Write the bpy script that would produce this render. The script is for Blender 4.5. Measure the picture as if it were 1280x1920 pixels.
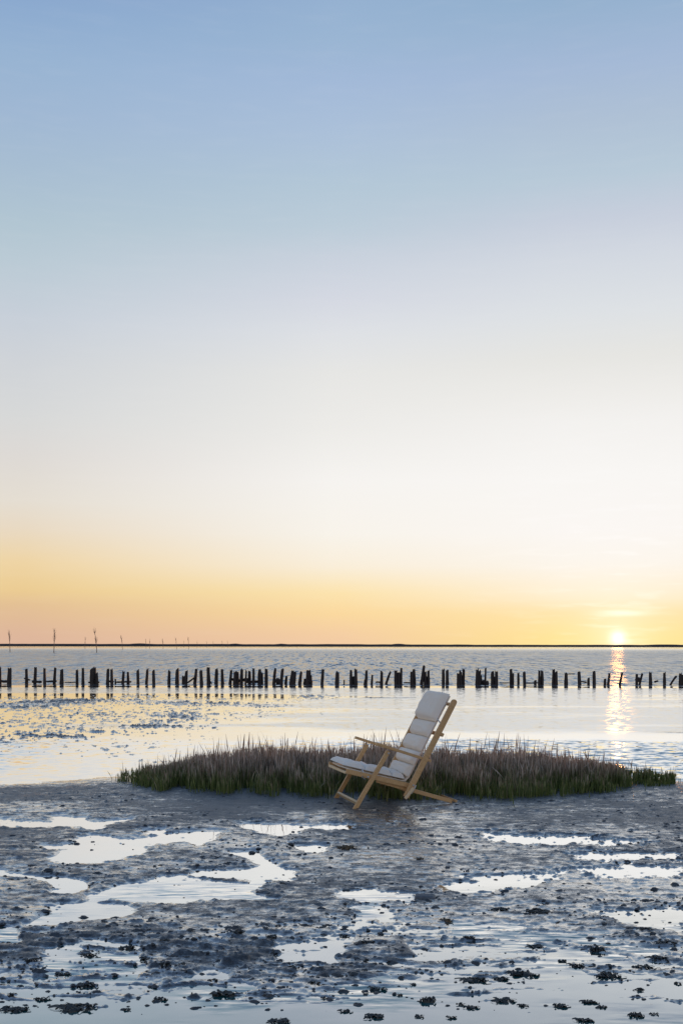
import bpy, math, random
import numpy as np
from mathutils import Vector, Matrix
for _o in list(bpy.data.objects): bpy.data.objects.remove(_o)
S = bpy.context.scene
COL = S.collection
rng = np.random.default_rng(7)
random.seed(7)
R = math.radians

# ------------------------------------------------------------------ camera
CAM_H, FPX, HOR = 1.4, 2000.0, 1210.5       # eye height (m), focal length and horizon row in photo pixels
cam = bpy.data.objects.new('camera', bpy.data.cameras.new('camera'))
COL.objects.link(cam)
cam.location = (0, 0, CAM_H)
cam.rotation_euler = (Matrix.Rotation(R(90), 3, 'X') @ Matrix.Rotation(R(0.08), 3, 'Z')).to_euler()
cam.data.sensor_fit = 'VERTICAL'
cam.data.sensor_height = 36
cam.data.lens = 36 * FPX / 1920
cam.data.shift_y = (HOR - 960) / 1920
cam.data.clip_end = 20000
cam.data.clip_start = 0.05
S.camera = cam

# ------------------------------------------------------------------ sky and sun
SUN_AZ, SUN_EL = R(14.5), R(0.42)
sun_dir = Vector((math.sin(SUN_AZ) * math.cos(SUN_EL), math.cos(SUN_AZ) * math.cos(SUN_EL), math.sin(SUN_EL)))


def lin(c):
    return tuple(((v / 255) / 12.92 if v / 255 <= .04045 else ((v / 255 + .055) / 1.055) ** 2.4) for v in c)


W = bpy.data.worlds.new('World'); S.world = W; W.use_nodes = True
nt = W.node_tree; nt.nodes.clear()
N, L = nt.nodes.new, nt.links.new


def mth(op, a, b=None, c=None, tree=None):
    n = (tree or nt).nodes.new('ShaderNodeMath'); n.operation = op
    for i, v in enumerate((a, b, c)):
        if v is None: continue
        if isinstance(v, (int, float)): n.inputs[i].default_value = v
        else: (tree or nt).links.new(v, n.inputs[i])
    return n.outputs[0]


def maprange(v, a, b, c, d, tree=None, smooth=False):
    t = tree or nt
    n = t.nodes.new('ShaderNodeMapRange')
    if smooth: n.interpolation_type = 'SMOOTHSTEP'
    t.links.new(v, n.inputs[0])
    for i, x in enumerate((a, b, c, d)): n.inputs[i + 1].default_value = x
    return n.outputs[0]


def ramp(v, stops, tree=None, interp='LINEAR'):
    t = tree or nt
    n = t.nodes.new('ShaderNodeValToRGB'); t.links.new(v, n.inputs[0])
    n.color_ramp.interpolation = interp
    e = n.color_ramp.elements
    while len(e) > 1: e.remove(e[-1])
    for i, (p, c) in enumerate(stops):
        el = e[0] if i == 0 else e.new(p)
        el.position = p; el.color = (*c, 1)
    return n.outputs[0]


def mixc(f, a, b, tree=None, mode='MIX'):
    t = tree or nt
    n = t.nodes.new('ShaderNodeMix'); n.data_type = 'RGBA'; n.blend_type = mode
    for s, v in ((0, f), (6, a), (7, b)):
        if isinstance(v, (int, float)): n.inputs[s].default_value = v
        elif isinstance(v, tuple): n.inputs[s].default_value = (*v, 1)
        else: t.links.new(v, n.inputs[s])
    return n.outputs[2]


tc = N('ShaderNodeTexCoord')
sep = N('ShaderNodeSeparateXYZ'); L(tc.outputs['Generated'], sep.inputs[0])
el = mth('MULTIPLY', mth('ARCSINE', sep.outputs[2]), 180 / math.pi)      # elevation in degrees


def elev(rows):       # photo rows of the sky -> stops on elevation 0..90 deg
    out = [(0.0, lin(rows[-1][1]))]
    for y, c in reversed(rows):
        out.append((math.degrees(math.atan((HOR - y) / FPX)) / 90, lin(c)))
    return out


left = elev([(0, (135, 164, 205)), (60, (141, 171, 208)), (150, (152, 180, 211)), (250, (160, 184, 212)), (350, (168, 190, 211)), (450, (178, 198, 211)),
             (520, (187, 203, 214)), (620, (200, 208, 218)), (700, (208, 212, 217)), (800, (216, 217, 217)), (870, (222, 218, 214)), (950, (229, 222, 211)),
             (1000, (233, 218, 196)), (1060, (239, 213, 166)), (1110, (236, 205, 148)), (1140, (227, 192, 150)), (1195, (222, 183, 157))])
mid_ = elev([(0, (150, 178, 210)), (75, (155, 182, 212)), (150, (163, 186, 217)), (250, (172, 193, 218)), (350, (180, 200, 216)), (430, (189, 205, 218)),
             (480, (201, 210, 222)), (560, (213, 217, 227)), (620, (222, 225, 230)), (700, (231, 231, 229)), (800, (237, 236, 233)), (900, (246, 244, 241)),
             (1000, (248, 244, 236)), (1060, (249, 239, 220)), (1110, (251, 228, 176)), (1150, (249, 217, 160)), (1195, (242, 205, 165))])
right = elev([(0, (146, 176, 206)), (150, (165, 186, 215)), (250, (175, 193, 214)), (350, (184, 202, 217)), (430, (199, 207, 221)), (500, (211, 217, 226)),
              (600, (222, 226, 230)), (680, (230, 230, 227)), (750, (238, 237, 234)), (800, (243, 242, 240)), (900, (248, 247, 245)), (1000, (249, 247, 244)),
              (1060, (249, 245, 236)), (1120, (251, 238, 208)), (1150, (250, 228, 172)), (1195, (252, 228, 150))])
zen = [(0.50, lin((112, 142, 182))), (0.75, lin((98, 128, 168))), (1.0, lin((90, 120, 160)))]
e01 = mth('DIVIDE', el, 90)
cl = ramp(e01, left + zen); cm = ramp(e01, mid_ + zen); cr = ramp(e01, right + zen)
hl = mth('SQRT', mth('MAXIMUM', mth('SUBTRACT', 1.0, mth('MULTIPLY', sep.outputs[2], sep.outputs[2])), 1e-4))
ca = mth('DIVIDE', mth('ADD', mth('MULTIPLY', sep.outputs[0], math.sin(SUN_AZ)), mth('MULTIPLY', sep.outputs[1], math.cos(SUN_AZ))), hl)
az = mth('MULTIPLY', mth('ARCCOSINE', mth('MINIMUM', mth('MAXIMUM', ca, -1.0), 1.0)), 180 / math.pi)
col = mixc(maprange(az, 15, 31, 1, 0), cl, mixc(maprange(az, 3, 14.5, 1, 0), cm, cr))
# the sun's own disc and the glow of the air around it
dot = N('ShaderNodeVectorMath'); dot.operation = 'DOT_PRODUCT'; L(tc.outputs['Generated'], dot.inputs[0]); dot.inputs[1].default_value = sun_dir
ang = mth('MULTIPLY', mth('ARCCOSINE', mth('MINIMUM', dot.outputs['Value'], 1.0)), 180 / math.pi)
g1 = mth('MULTIPLY', mth('EXPONENT', mth('MULTIPLY', mth('POWER', mth('DIVIDE', ang, 0.36), 2.0), -1.0)), 0.7)
g2 = mth('MULTIPLY', mth('EXPONENT', mth('MULTIPLY', mth('DIVIDE', ang, 1.5), -1.0)), 0.34)
# thin lit cirrus lines: noise stretched along the horizon
azs = mth('MULTIPLY', mth('ARCTAN2', sep.outputs[0], sep.outputs[1]), 180 / math.pi)
cv = N('ShaderNodeCombineXYZ'); L(mth('MULTIPLY', azs, 0.35), cv.inputs[0]); L(mth('MULTIPLY', el, 2.6), cv.inputs[1])
nz = N('ShaderNodeTexNoise'); nz.inputs['Scale'].default_value = 1.0; nz.inputs['Detail'].default_value = 5; L(cv.outputs[0], nz.inputs['Vector'])
wisp = maprange(nz.outputs[0], 0.50, 0.72, 0, 1, smooth=True)
near_sun = mth('EXPONENT', mth('MULTIPLY', mth('DIVIDE', ang, 3.2), -1.0))
wl = mth('MULTIPLY', mth('MULTIPLY', wisp, near_sun), 0.2)
# one lens-shaped wisp just above the sun
wa = mth('POWER', mth('DIVIDE', mth('SUBTRACT', azs, 14.8), 1.25), 2.0)
we = mth('POWER', mth('DIVIDE', mth('SUBTRACT', mth('ADD', el, mth('MULTIPLY', nz.outputs[0], 0.3)), 1.85), 0.16), 2.0)
lens = mth('MULTIPLY', mth('EXPONENT', mth('MULTIPLY', mth('ADD', wa, we), -1.0)), 0.34)
gw = mth('ADD', mth('ADD', g1, g2), mth('ADD', wl, lens))
glow = mixc(1.0, mixc(gw, (0, 0, 0), (1, 1, 1)), (0.55, 0.86, 1.0), mode='MULTIPLY')
g3 = N('ShaderNodeVectorMath'); g3.operation = 'SCALE'; g3.inputs[0].default_value = (0.50, 0.62, 0.85); L(gw, g3.inputs['Scale'])
addn = N('ShaderNodeVectorMath'); addn.operation = 'ADD'; L(col, addn.inputs[0]); L(g3.outputs[0], addn.inputs[1])
faint = maprange(nz.outputs[0], 0.45, 0.75, 0, 0.02, smooth=True)
veil = mixc(faint, addn.outputs[0], (1.0, 0.95, 0.9))
bg = N('ShaderNodeBackground'); L(veil, bg.inputs[0]); bg.inputs[1].default_value = 1.07
sky = N('ShaderNodeTexSky'); sky.sky_type = 'NISHITA'; sky.sun_disc = False
sky.sun_elevation = SUN_EL; sky.sun_rotation = SUN_AZ
bg2 = N('ShaderNodeBackground'); L(sky.outputs[0], bg2.inputs[0]); bg2.inputs[1].default_value = 0.05
ad = N('ShaderNodeMixShader'); ad.inputs[0].default_value = 0.08; L(bg.outputs[0], ad.inputs[1]); L(bg2.outputs[0], ad.inputs[2])
wo = N('ShaderNodeOutputWorld'); L(ad.outputs[0], wo.inputs[0])
W.cycles.sampling_method = 'MANUAL'; W.cycles.sample_map_resolution = 2048

sun = bpy.data.objects.new('sun', bpy.data.lights.new('sun', 'SUN')); COL.objects.link(sun)
sun.rotation_euler = (-sun_dir).to_track_quat('-Z', 'Y').to_euler()
sun.data.energy = 1.1; sun.data.angle = R(0.6); sun.data.color = (1.0, 0.38, 0.09)
S.view_settings.view_transform = 'Standard'; S.view_settings.look = 'None'
S.view_settings.exposure = 0; S.view_settings.gamma = 1; S.view_settings.use_curve_mapping = False
S.cycles.max_bounces = 6; S.cycles.use_denoising = True
S.cycles.sample_clamp_indirect = 4; S.cycles.sample_clamp_direct = 6


# ------------------------------------------------------------------ helpers
def mesh(name, V, F, m=None, parent=None, smooth=True, loc=None):
    me = bpy.data.meshes.new(name)
    V = np.asarray(V, dtype=np.float32)
    if isinstance(F, np.ndarray):
        me.vertices.add(len(V)); me.vertices.foreach_set('co', V.ravel())
        k = F.shape[1]
        me.loops.add(F.size); me.loops.foreach_set('vertex_index', F.ravel().astype(np.int32))
        me.polygons.add(len(F)); me.polygons.foreach_set('loop_start', np.arange(0, F.size, k, dtype=np.int32))
        me.update(calc_edges=True)
    else:
        me.from_pydata(V.tolist(), [], F); me.update()
    if smooth: me.polygons.foreach_set('use_smooth', np.ones(len(me.polygons), dtype=bool))
    ms = m if isinstance(m, (list, tuple)) else [m]
    for x in ms:
        if x: me.materials.append(x)
    o = bpy.data.objects.new(name, me); COL.objects.link(o)
    if parent is not None: o.parent = parent
    if loc is not None: o.location = loc
    return o


def tag(o, label=None, cat=None, group=None, kind=None):
    for k, v in (('label', label), ('category', cat), ('group', group), ('kind', kind)):
        if v: o[k] = v
    return o


def empty(name, loc, rz=0.0):
    o = bpy.data.objects.new(name, None); COL.objects.link(o)
    o.empty_display_size = 0.1; o.location = loc; o.rotation_euler = (0, 0, rz)
    return o


def ground(px, py, z=0.0):
    """photo row and column -> the point of the flat ground there, in metres"""
    y = FPX * (CAM_H - z) / (py - HOR)
    return (px - 640) * y / FPX, y


# lattice gradient-free value noise, vectorised
_T = np.random.default_rng(11).random((256, 256)).astype(np.float32)


def vnoise(x, y):
    xi = np.floor(x).astype(np.int64); yi = np.floor(y).astype(np.int64)
    fx = (x - xi).astype(np.float32); fy = (y - yi).astype(np.float32)
    fx = fx * fx * fx * (fx * (fx * 6 - 15) + 10); fy = fy * fy * fy * (fy * (fy * 6 - 15) + 10)
    a = _T[xi & 255, yi & 255]; b = _T[(xi + 1) & 255, yi & 255]
    c = _T[xi & 255, (yi + 1) & 255]; d = _T[(xi + 1) & 255, (yi + 1) & 255]
    return (a * (1 - fx) + b * fx) * (1 - fy) + (c * (1 - fx) + d * fx) * fy


def fbm(x, y, octs=5, gain=0.5, seed=0, rot=0.6):
    s = 0; a = 1.0; t = 0; cs, sn = math.cos(rot), math.sin(rot)
    x = x + 17.3 * seed; y = y + 9.1 * seed
    for i in range(octs):
        s = s + a * (vnoise(x, y) - 0.5); t += a; a *= gain
        x, y = (x * cs - y * sn) * 2.03 + 5.1, (x * sn + y * cs) * 2.03 + 3.7
    return s / t * 2       # about -1..1


def sstep(a, b, x):
    t = np.clip((x - a) / (b - a), 0, 1); return t * t * (3 - 2 * t)


# ------------------------------------------------------------------ materials
def newmat(name):
    m = bpy.data.materials.new(name); m.use_nodes = True
    t = m.node_tree
    return m, t, t.nodes['Principled BSDF']


def tnoise(t, vec, scale, detail=4, rough=0.55):
    n = t.nodes.new('ShaderNodeTexNoise'); n.inputs['Scale'].default_value = scale
    n.inputs['Detail'].default_value = detail; n.inputs['Roughness'].default_value = rough
    if vec is not None: t.links.new(vec, n.inputs['Vector'])
    return n.outputs[0]


def scaled(t, vec, sx, sy, sz=1):
    n = t.nodes.new('ShaderNodeMapping'); t.links.new(vec, n.inputs[0]); n.inputs['Scale'].default_value = (sx, sy, sz)
    return n.outputs[0]


def bump(t, h, strength, dist, nrm=None):
    b = t.nodes.new('ShaderNodeBump'); b.inputs['Distance'].default_value = dist
    if isinstance(strength, (int, float)): b.inputs['Strength'].default_value = strength
    else: t.links.new(strength, b.inputs['Strength'])
    t.links.new(h, b.inputs['Height'])
    if nrm is not None: t.links.new(nrm, b.inputs['Normal'])
    return b.outputs[0]


def mat_mud():
    m, t, p = newmat('wet_tidal_mud')
    g = t.nodes.new('ShaderNodeNewGeometry'); s = t.nodes.new('ShaderNodeSeparateXYZ'); t.links.new(g.outputs['Position'], s.inputs[0])
    P = g.outputs['Position']
    M = lambda op, a, b=None: mth(op, a, b, tree=t)
    n1 = tnoise(t, P, 3.0, 6, 0.65); n2 = tnoise(t, P, 26, 6, 0.7); n3 = tnoise(t, P, 110, 4, 0.65)
    c = ramp(n1, [(0.3, (0.016, 0.022, 0.034)), (0.5, (0.034, 0.044, 0.064)), (0.72, (0.070, 0.078, 0.096))], t)
    c = mixc(M('MULTIPLY', maprange(n2, .54, .66, 0, 1, t, True), .75), c, (0.012, 0.013, 0.016), t)
    t.links.new(c, p.inputs['Base Color'])
    p.inputs['Roughness'].default_value = .5
    p.inputs['IOR'].default_value = 1.5
    b = bump(t, n2, 1.0, .04); b = bump(t, n3, .9, .010, b)
    t.links.new(b, p.inputs['Normal'])
    # thin film of sea water left in the hollows between the lumps
    lo = maprange(s.outputs[2], 0.0, 0.045, 1, 0, t)
    nw = tnoise(t, scaled(t, P, .55, .9), 1.0, 4, 0.6)
    nf = tnoise(t, scaled(t, P, 9, 13), 1.0, 6, 0.68)
    nff = tnoise(t, scaled(t, P, 45, 60), 1.0, 3, 0.6)
    w = M('ADD', M('MULTIPLY', lo, .30), M('ADD', M('MULTIPLY', M('SUBTRACT', nw, .5), .75), M('MULTIPLY', M('SUBTRACT', nf, .5), .95)))
    w = M('ADD', w, M('MULTIPLY', M('SUBTRACT', nff, .5), .35))
    w = M('ADD', w, maprange(M('ADD', s.outputs[2], M('MULTIPLY', M('SUBTRACT', nf, .5), .012)), .0005, .0055, .42, 0, t, True))
    film = maprange(w, .09, .36, 0, 1, t, True)
    gl = t.nodes.new('ShaderNodeBsdfGlossy'); gl.inputs[0].default_value = (.90, .91, .92, 1)
    t.links.new(maprange(film, 0, 1, .42, .10, t), gl.inputs['Roughness'])
    t.links.new(bump(t, n2, maprange(film, 0, 1, .8, .12, t), .012), gl.inputs['Normal'])
    lw = t.nodes.new('ShaderNodeLayerWeight'); lw.inputs[0].default_value = .5
    fr = maprange(lw.outputs['Facing'], .30, .86, .08, .92, t)
    fac = M('MULTIPLY', fr, maprange(film, 0, 1, .13, .9, t))
    mx = t.nodes.new('ShaderNodeMixShader'); t.links.new(fac, mx.inputs[0]); t.links.new(p.outputs[0], mx.inputs[1]); t.links.new(gl.outputs[0], mx.inputs[2])
    t.links.new(mx.outputs[0], t.nodes['Material Output'].inputs[0])
    return m


def mat_water():
    """shallow tide water: calm pools by the camera, ripple fields further out, wind-roughened channel behind the posts"""
    m, t, p = newmat('tide_water')
    g = t.nodes.new('ShaderNodeNewGeometry'); s = t.nodes.new('ShaderNodeSeparateXYZ'); t.links.new(g.outputs['Position'], s.inputs[0])
    P = g.outputs['Position']; X, Y = s.outputs[0], s.outputs[1]
    M = lambda op, a, b=None: mth(op, a, b, tree=t)

    def tilt(sx, sy, detail, amt, off=0.0, rough=.55):
        """random surface tilt (x, y) from a noise field, scaled by amt"""
        n = t.nodes.new('ShaderNodeTexNoise'); n.inputs['Scale'].default_value = 1; n.inputs['Detail'].default_value = detail
        n.inputs['Roughness'].default_value = rough
        mp = t.nodes.new('ShaderNodeMapping'); t.links.new(P, mp.inputs[0]); mp.inputs['Scale'].default_value = (sx, sy, 1); mp.inputs['Location'].default_value = (off, off * 2, 0)
        t.links.new(mp.outputs[0], n.inputs['Vector'])
        v = t.nodes.new('ShaderNodeVectorMath'); v.operation = 'SUBTRACT'; t.links.new(n.outputs['Color'], v.inputs[0]); v.inputs[1].default_value = (.5, .5, .5)
        w = t.nodes.new('ShaderNodeVectorMath'); w.operation = 'SCALE'; t.links.new(v.outputs[0], w.inputs[0])
        if isinstance(amt, (int, float)): w.inputs['Scale'].default_value = amt
        else: t.links.new(amt, w.inputs['Scale'])
        return w.outputs[0]

    def vadd(a, b):
        v = t.nodes.new('ShaderNodeVectorMath'); t.links.new(a, v.inputs[0]); t.links.new(b, v.inputs[1]); return v.outputs[0]
    edge = tnoise(t, scaled(t, P, .35, .25), 1.0, 3)
    yw = M('ADD', Y, M('MULTIPLY', edge, 3.0))
    f1 = M('MULTIPLY', maprange(yw, 11.3, 12.6, 0, 1, t, True), maprange(yw, 17.0, 17.8, 1, 0, t, True))
    xe = M('ADD', X, M('MULTIPLY', edge, 2.0))
    f1 = M('MULTIPLY', f1, M('ADD', maprange(xe, -0.6, 2.4, 0.15, 1, t, True), maprange(xe, -3.4, -2.2, .45, 0, t, True)))
    film = tnoise(t, scaled(t, P, .16, .5), 1.0, 4)
    f2 = M('MULTIPLY', maprange(yw, 18.4, 19.3, 0, 1, t, True), maprange(Y, 33.2, 34.2, 1, 0, t, True))
    f2 = M('MAXIMUM', M('MULTIPLY', maprange(Y, 30.5, 31.5, 0, 1, t, True), maprange(Y, 35.2, 35.8, 1, 0, t, True)), M('MULTIPLY', f2, maprange(M('ADD', film, maprange(X, -3.5, 1.0, -.16, .08, t)), .38, .56, .12, 1, t, True)))
    f3 = M('MULTIPLY', maprange(Y, 36.6, 37.6, 0, 1, t, True), maprange(Y, 180, 620, 1, .10, t, True))
    v = tilt(6, 8, 3, M('MULTIPLY', f1, 1.15))
    v = vadd(v, tilt(7, 5, 3, M('MULTIPLY', f2, .22), 3))
    near3 = maprange(Y, 55, 95, 1, .25, t, True)
    v = vadd(v, tilt(4.5, .85, 4, M('MULTIPLY', M('MULTIPLY', f3, near3), 1.7), 7, .7))
    v = vadd(v, tilt(2.4, .16, 4, M('MULTIPLY', M('MULTIPLY', f3, maprange(Y, 50, 80, .25, 1, t, True)), 1.7), 17, .7))
    v = vadd(v, tilt(5, 7, 2, .022, 9))
    pt = maprange(tnoise(t, scaled(t, P, .7, 1.1), 1.0, 4), .47, .62, 0, 1, t, True)
    f0 = M('MULTIPLY', M('MULTIPLY', pt, maprange(Y, 3.9, 4.5, .35, 1, t, True)), maprange(Y, 5.6, 6.6, 1, 0, t, True))
    v = vadd(v, tilt(6, 32, 4, M('MULTIPLY', f0, .85), 13))
    # the wavelets' lit faces lean to the observer's side of the wind
    bi = t.nodes.new('ShaderNodeCombineXYZ'); t.links.new(M('ADD', M('ADD', M('ADD', M('MULTIPLY', f1, -.10), M('MULTIPLY', f0, -.04)), M('MULTIPLY', f2, -.022)), M('MULTIPLY', f3, -.11)), bi.inputs[1])
    v = vadd(v, bi.outputs[0])
    fl = t.nodes.new('ShaderNodeVectorMath'); fl.operation = 'MULTIPLY'; t.links.new(v, fl.inputs[0]); fl.inputs[1].default_value = (.08, 1, 0)
    up = t.nodes.new('ShaderNodeVectorMath'); t.links.new(fl.outputs[0], up.inputs[0]); up.inputs[1].default_value = (0, 0, 1)
    nn = t.nodes.new('ShaderNodeVectorMath'); nn.operation = 'NORMALIZE'; t.links.new(up.outputs[0], nn.inputs[0])
    nrm = nn.outputs[0]
    ro = M('ADD', M('ADD', M('MULTIPLY', f2, .13), M('MULTIPLY', f3, .10)), .03)
    df = t.nodes.new('ShaderNodeBsdfDiffuse'); t.links.new(mixc(maprange(Y, 12, 30, 0, 1, t), (0.025, 0.13, 0.145), (0.11, 0.115, 0.125), t), df.inputs[0])
    gl = t.nodes.new('ShaderNodeBsdfGlossy'); gl.inputs[0].default_value = (.97, .98, .985, 1)
    t.links.new(ro, gl.inputs['Roughness']); t.links.new(nrm, gl.inputs['Normal'])
    lw = t.nodes.new('ShaderNodeLayerWeight'); lw.inputs[0].default_value = .5; t.links.new(nrm, lw.inputs['Normal'])
    fac = M('MULTIPLY', maprange(lw.outputs['Facing'], .56, .785, .12, .97, t), M('SUBTRACT', 1.0, M('ADD', M('MULTIPLY', f2, .18), M('MULTIPLY', f3, .45))))
    mx = t.nodes.new('ShaderNodeMixShader'); t.links.new(fac, mx.inputs[0]); t.links.new(df.outputs[0], mx.inputs[1]); t.links.new(gl.outputs[0], mx.inputs[2])
    t.links.new(mx.outputs[0], t.nodes['Material Output'].inputs[0])
    return m


def mat_simple(name, c, rough=.6, noise=None, c2=None, bmp=0, stretch=(1, 1, 1), sheen=0):
    m, t, p = newmat(name)
    tcn = t.nodes.new('ShaderNodeTexCoord')
    p.inputs['Roughness'].default_value = rough
    p.inputs['Base Color'].default_value = (*c, 1)
    if noise:
        v = scaled(t, tcn.outputs['Object'], *stretch)
        n = tnoise(t, v, noise, 5, .6)
        t.links.new(ramp(n, [(0.3, c), (0.7, c2 or c)], t), p.inputs['Base Color'])
        if bmp: t.links.new(bump(t, n, .7, bmp), p.inputs['Normal'])
    if sheen: p.inputs['Sheen Weight'].default_value = sheen
    return m


M_mud = mat_mud(); M_water = mat_water()
M_wood = mat_simple('oiled_pine', (0.42, 0.225, 0.09), .5, 30, (0.66, 0.42, 0.20), .001, (12, 12, 1))
M_wood_end = mat_simple('pale_pine', (0.62, 0.46, 0.28), .5, 30, (0.70, 0.54, 0.34), .001, (12, 12, 1))
M_cloth = mat_simple('natural_canvas', (0.78, 0.69, 0.60), .9, 220, (0.88, 0.78, 0.68), .0008, sheen=.2)
M_strap = mat_simple('grey_webbing', (0.5, 0.49, 0.48), .8, 300, (0.6, 0.59, 0.58), .0005)
M_metal = mat_simple('steel', (0.45, 0.45, 0.45), .35)
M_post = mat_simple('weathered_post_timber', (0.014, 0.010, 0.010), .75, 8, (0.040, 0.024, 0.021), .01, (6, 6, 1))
M_weed = mat_simple('dark_seaweed', (0.010, 0.012, 0.012), .5, 40, (0.03, 0.032, 0.03), .006)
M_weed2 = mat_simple('brown_seaweed', (0.05, 0.03, 0.014), .5, 40, (0.12, 0.075, 0.03), .006)
M_crumb = mat_simple('damp_mud_crumbs', (0.016, 0.018, 0.022), .45, 60, (0.05, 0.053, 0.06), .003)
M_shore = mat_simple('far_shore_scrub', (0.025, 0.018, 0.018), .9, .05, (0.05, 0.035, 0.032))
M_brush = mat_simple('brushwood', (0.22, 0.13, 0.10), .9, 5, (0.30, 0.18, 0.14))
M_stone = mat_simple('grey_stone', (0.06, 0.07, 0.085), .6, 30, (0.11, 0.12, 0.14), .003)


def mat_grass():
    m, t, p = newmat('salt_marsh_grass')
    a = t.nodes.new('ShaderNodeAttribute'); a.attribute_name = 'blade'
    s = t.nodes.new('ShaderNodeSeparateXYZ'); t.links.new(a.outputs['Vector'], s.inputs[0])
    h, r, d = s.outputs[0], s.outputs[1], s.outputs[2]
    green = ramp(r, [(0, (0.045, 0.07, 0.014)), (.5, (0.10, 0.14, 0.03)), (.85, (0.18, 0.21, 0.06)), (1, (0.26, 0.25, 0.13))], t)
    dry = ramp(d, [(0, (0.17, 0.115, 0.085)), (.4, (0.34, 0.255, 0.20)), (.7, (0.66, 0.55, 0.48)), (1, (0.13, 0.085, 0.045))], t)
    f = maprange(mth('ADD', h, mth('MULTIPLY', mth('ADD', mth('SUBTRACT', r, .5, tree=t), mth('SUBTRACT', .5, d, tree=t), tree=t), .35, tree=t), tree=t), .30, .85, 0, 1, t, True)
    c = mixc(f, green, dry, t)
    t.links.new(c, p.inputs['Base Color']); p.inputs['Roughness'].default_value = .55
    tr = t.nodes.new('ShaderNodeBsdfTranslucent'); t.links.new(c, tr.inputs[0])
    mx = t.nodes.new('ShaderNodeMixShader'); mx.inputs[0].default_value = .3
    t.links.new(p.outputs[0], mx.inputs[1]); t.links.new(tr.outputs[0], mx.inputs[2])
    t.links.new(mx.outputs[0], t.nodes['Material Output'].inputs[0])
    return m


M_grass = mat_grass()

# ------------------------------------------------------------------ tide pools (outlines noted on the photo, turned into ground positions)
# (zoomed outline points: column offset, then x/2 and 1500 + y/2)
POOLS = [
    (0, [(0, 75), (190, 80), (200, 65), (300, 65), (330, 80), (500, 75), (410, 90), (390, 115), (330, 100), (180, 98), (0, 103)]),
    (0, [(185, 215), (290, 182), (170, 175), (300, 165), (290, 140), (370, 133), (440, 152), (520, 150), (640, 130), (830, 125), (790, 147), (730, 167),
         (690, 155), (540, 177), (500, 210), (400, 232), (250, 235)]),
    (0, [(520, 113), (610, 113), (620, 130), (540, 127)]),
    (0, [(0, 265), (160, 285), (320, 298), (322, 325), (260, 347), (190, 347), (170, 310), (100, 290), (0, 287)]),
    (0, [(400, 332), (560, 310), (600, 298), (720, 298), (860, 320), (960, 320), (940, 345), (880, 352), (1010, 378), (850, 378), (500, 377), (440, 368), (340, 385), (345, 362)]),
    (0, [(860, 203), (940, 203), (990, 235), (1085, 262), (1060, 297), (960, 306), (850, 296), (710, 290), (740, 273), (880, 266), (970, 245), (880, 217)]),
    (0, [(110, 482), (150, 440), (250, 395), (350, 383), (470, 388), (503, 425), (420, 452), (340, 467), (190, 478)]),
    (0, [(920, 98), (960, 88), (1020, 98), (1170, 98), (1130, 120), (1040, 132), (980, 125)]),
    (0, [(1100, 168), (1250, 172), (1240, 190), (1150, 192)]),
    (0, [(0, 485), (80, 490), (85, 540), (0, 542)]),
    (0, [(1190, 92), (1280, 92), (1280, 108), (1200, 108)]),
    (0, [(180, 560), (360, 530), (520, 560), (560, 640), (420, 690), (200, 660)]),
    (0, [(1040, 540), (1280, 510), (1280, 610), (1100, 620)]),
    (0, [(640, 690), (800, 640), (960, 700), (820, 730), (680, 740)]),
    (640, [(350, 318), (500, 295), (640, 288), (760, 298), (740, 322), (600, 337), (480, 347), (380, 332)]),
    (640, [(660, 285), (750, 278), (900, 250), (1280, 252), (1280, 292), (1170, 297), (950, 287), (850, 265), (780, 290)]),
    (640, [(850, 200), (1280, 205), (1280, 232), (1150, 227), (880, 230)]),
    (640, [(0, 350), (100, 338), (270, 345), (275, 382), (130, 387), (0, 377)]),
    (640, [(30, 410), (150, 403), (200, 452), (100, 462)]),
    (640, [(940, 422), (1280, 403), (1280, 495), (1170, 483), (1000, 452)]),
    (640, [(0, 480), (250, 490), (300, 510), (0, 520)]),
    (640, [(520, 120), (640, 128), (900, 135), (1180, 160), (1000, 172), (700, 158), (540, 140)]),
    (640, [(600, 520), (720, 525), (700, 570), (610, 575)]),
    (640, [(860, 560), (1000, 600), (900, 610), (740, 650), (640, 610)]),
]
POOLS = [np.array([(o + x / 2, 1500 + y / 2) for x, y in pts]) for o, pts in POOLS]
MUDDY = [   # firm banks, same notation: these stay above the water
    (0, [(200, 490), (480, 440), (560, 395), (930, 390), (1010, 430), (900, 500), (700, 530), (420, 520), (200, 510)]),
    (0, [(0, 300), (150, 350), (200, 420), (120, 470), (0, 475)]),
    (640, [(590, 350), (760, 310), (960, 300), (1010, 350), (900, 400), (620, 395)]),
    (640, [(60, 510), (240, 520), (300, 590), (180, 600), (80, 570)]),
]
MUDDY = [np.array([(o + x / 2, 1500 + y / 2) for x, y in pts]) for o, pts in MUDDY]
ASP = 3.2     # a photo row counts for this many columns when distances are taken on the receding ground


def sdf(px, py, poly):
    q = poly * np.array([1, ASP]); X = px; Y = py * ASP
    d = np.full(X.shape, 1e9); inside = np.zeros(X.shape, bool); n = len(q)
    for i in range(n):
        ax, ay = q[i]; bx, by = q[(i + 1) % n]
        ex, ey = bx - ax, by - ay
        t = np.clip(((X - ax) * ex + (Y - ay) * ey) / (ex * ex + ey * ey + 1e-9), 0, 1)
        d = np.minimum(d, np.hypot(X - ax - t * ex, Y - ay - t * ey))
        c = ((ay > Y) != (by > Y)) & (X < (bx - ax) * (Y - ay) / (by - ay + 1e-12) + ax)
        inside ^= c
    return np.where(inside, -d, d)


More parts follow.
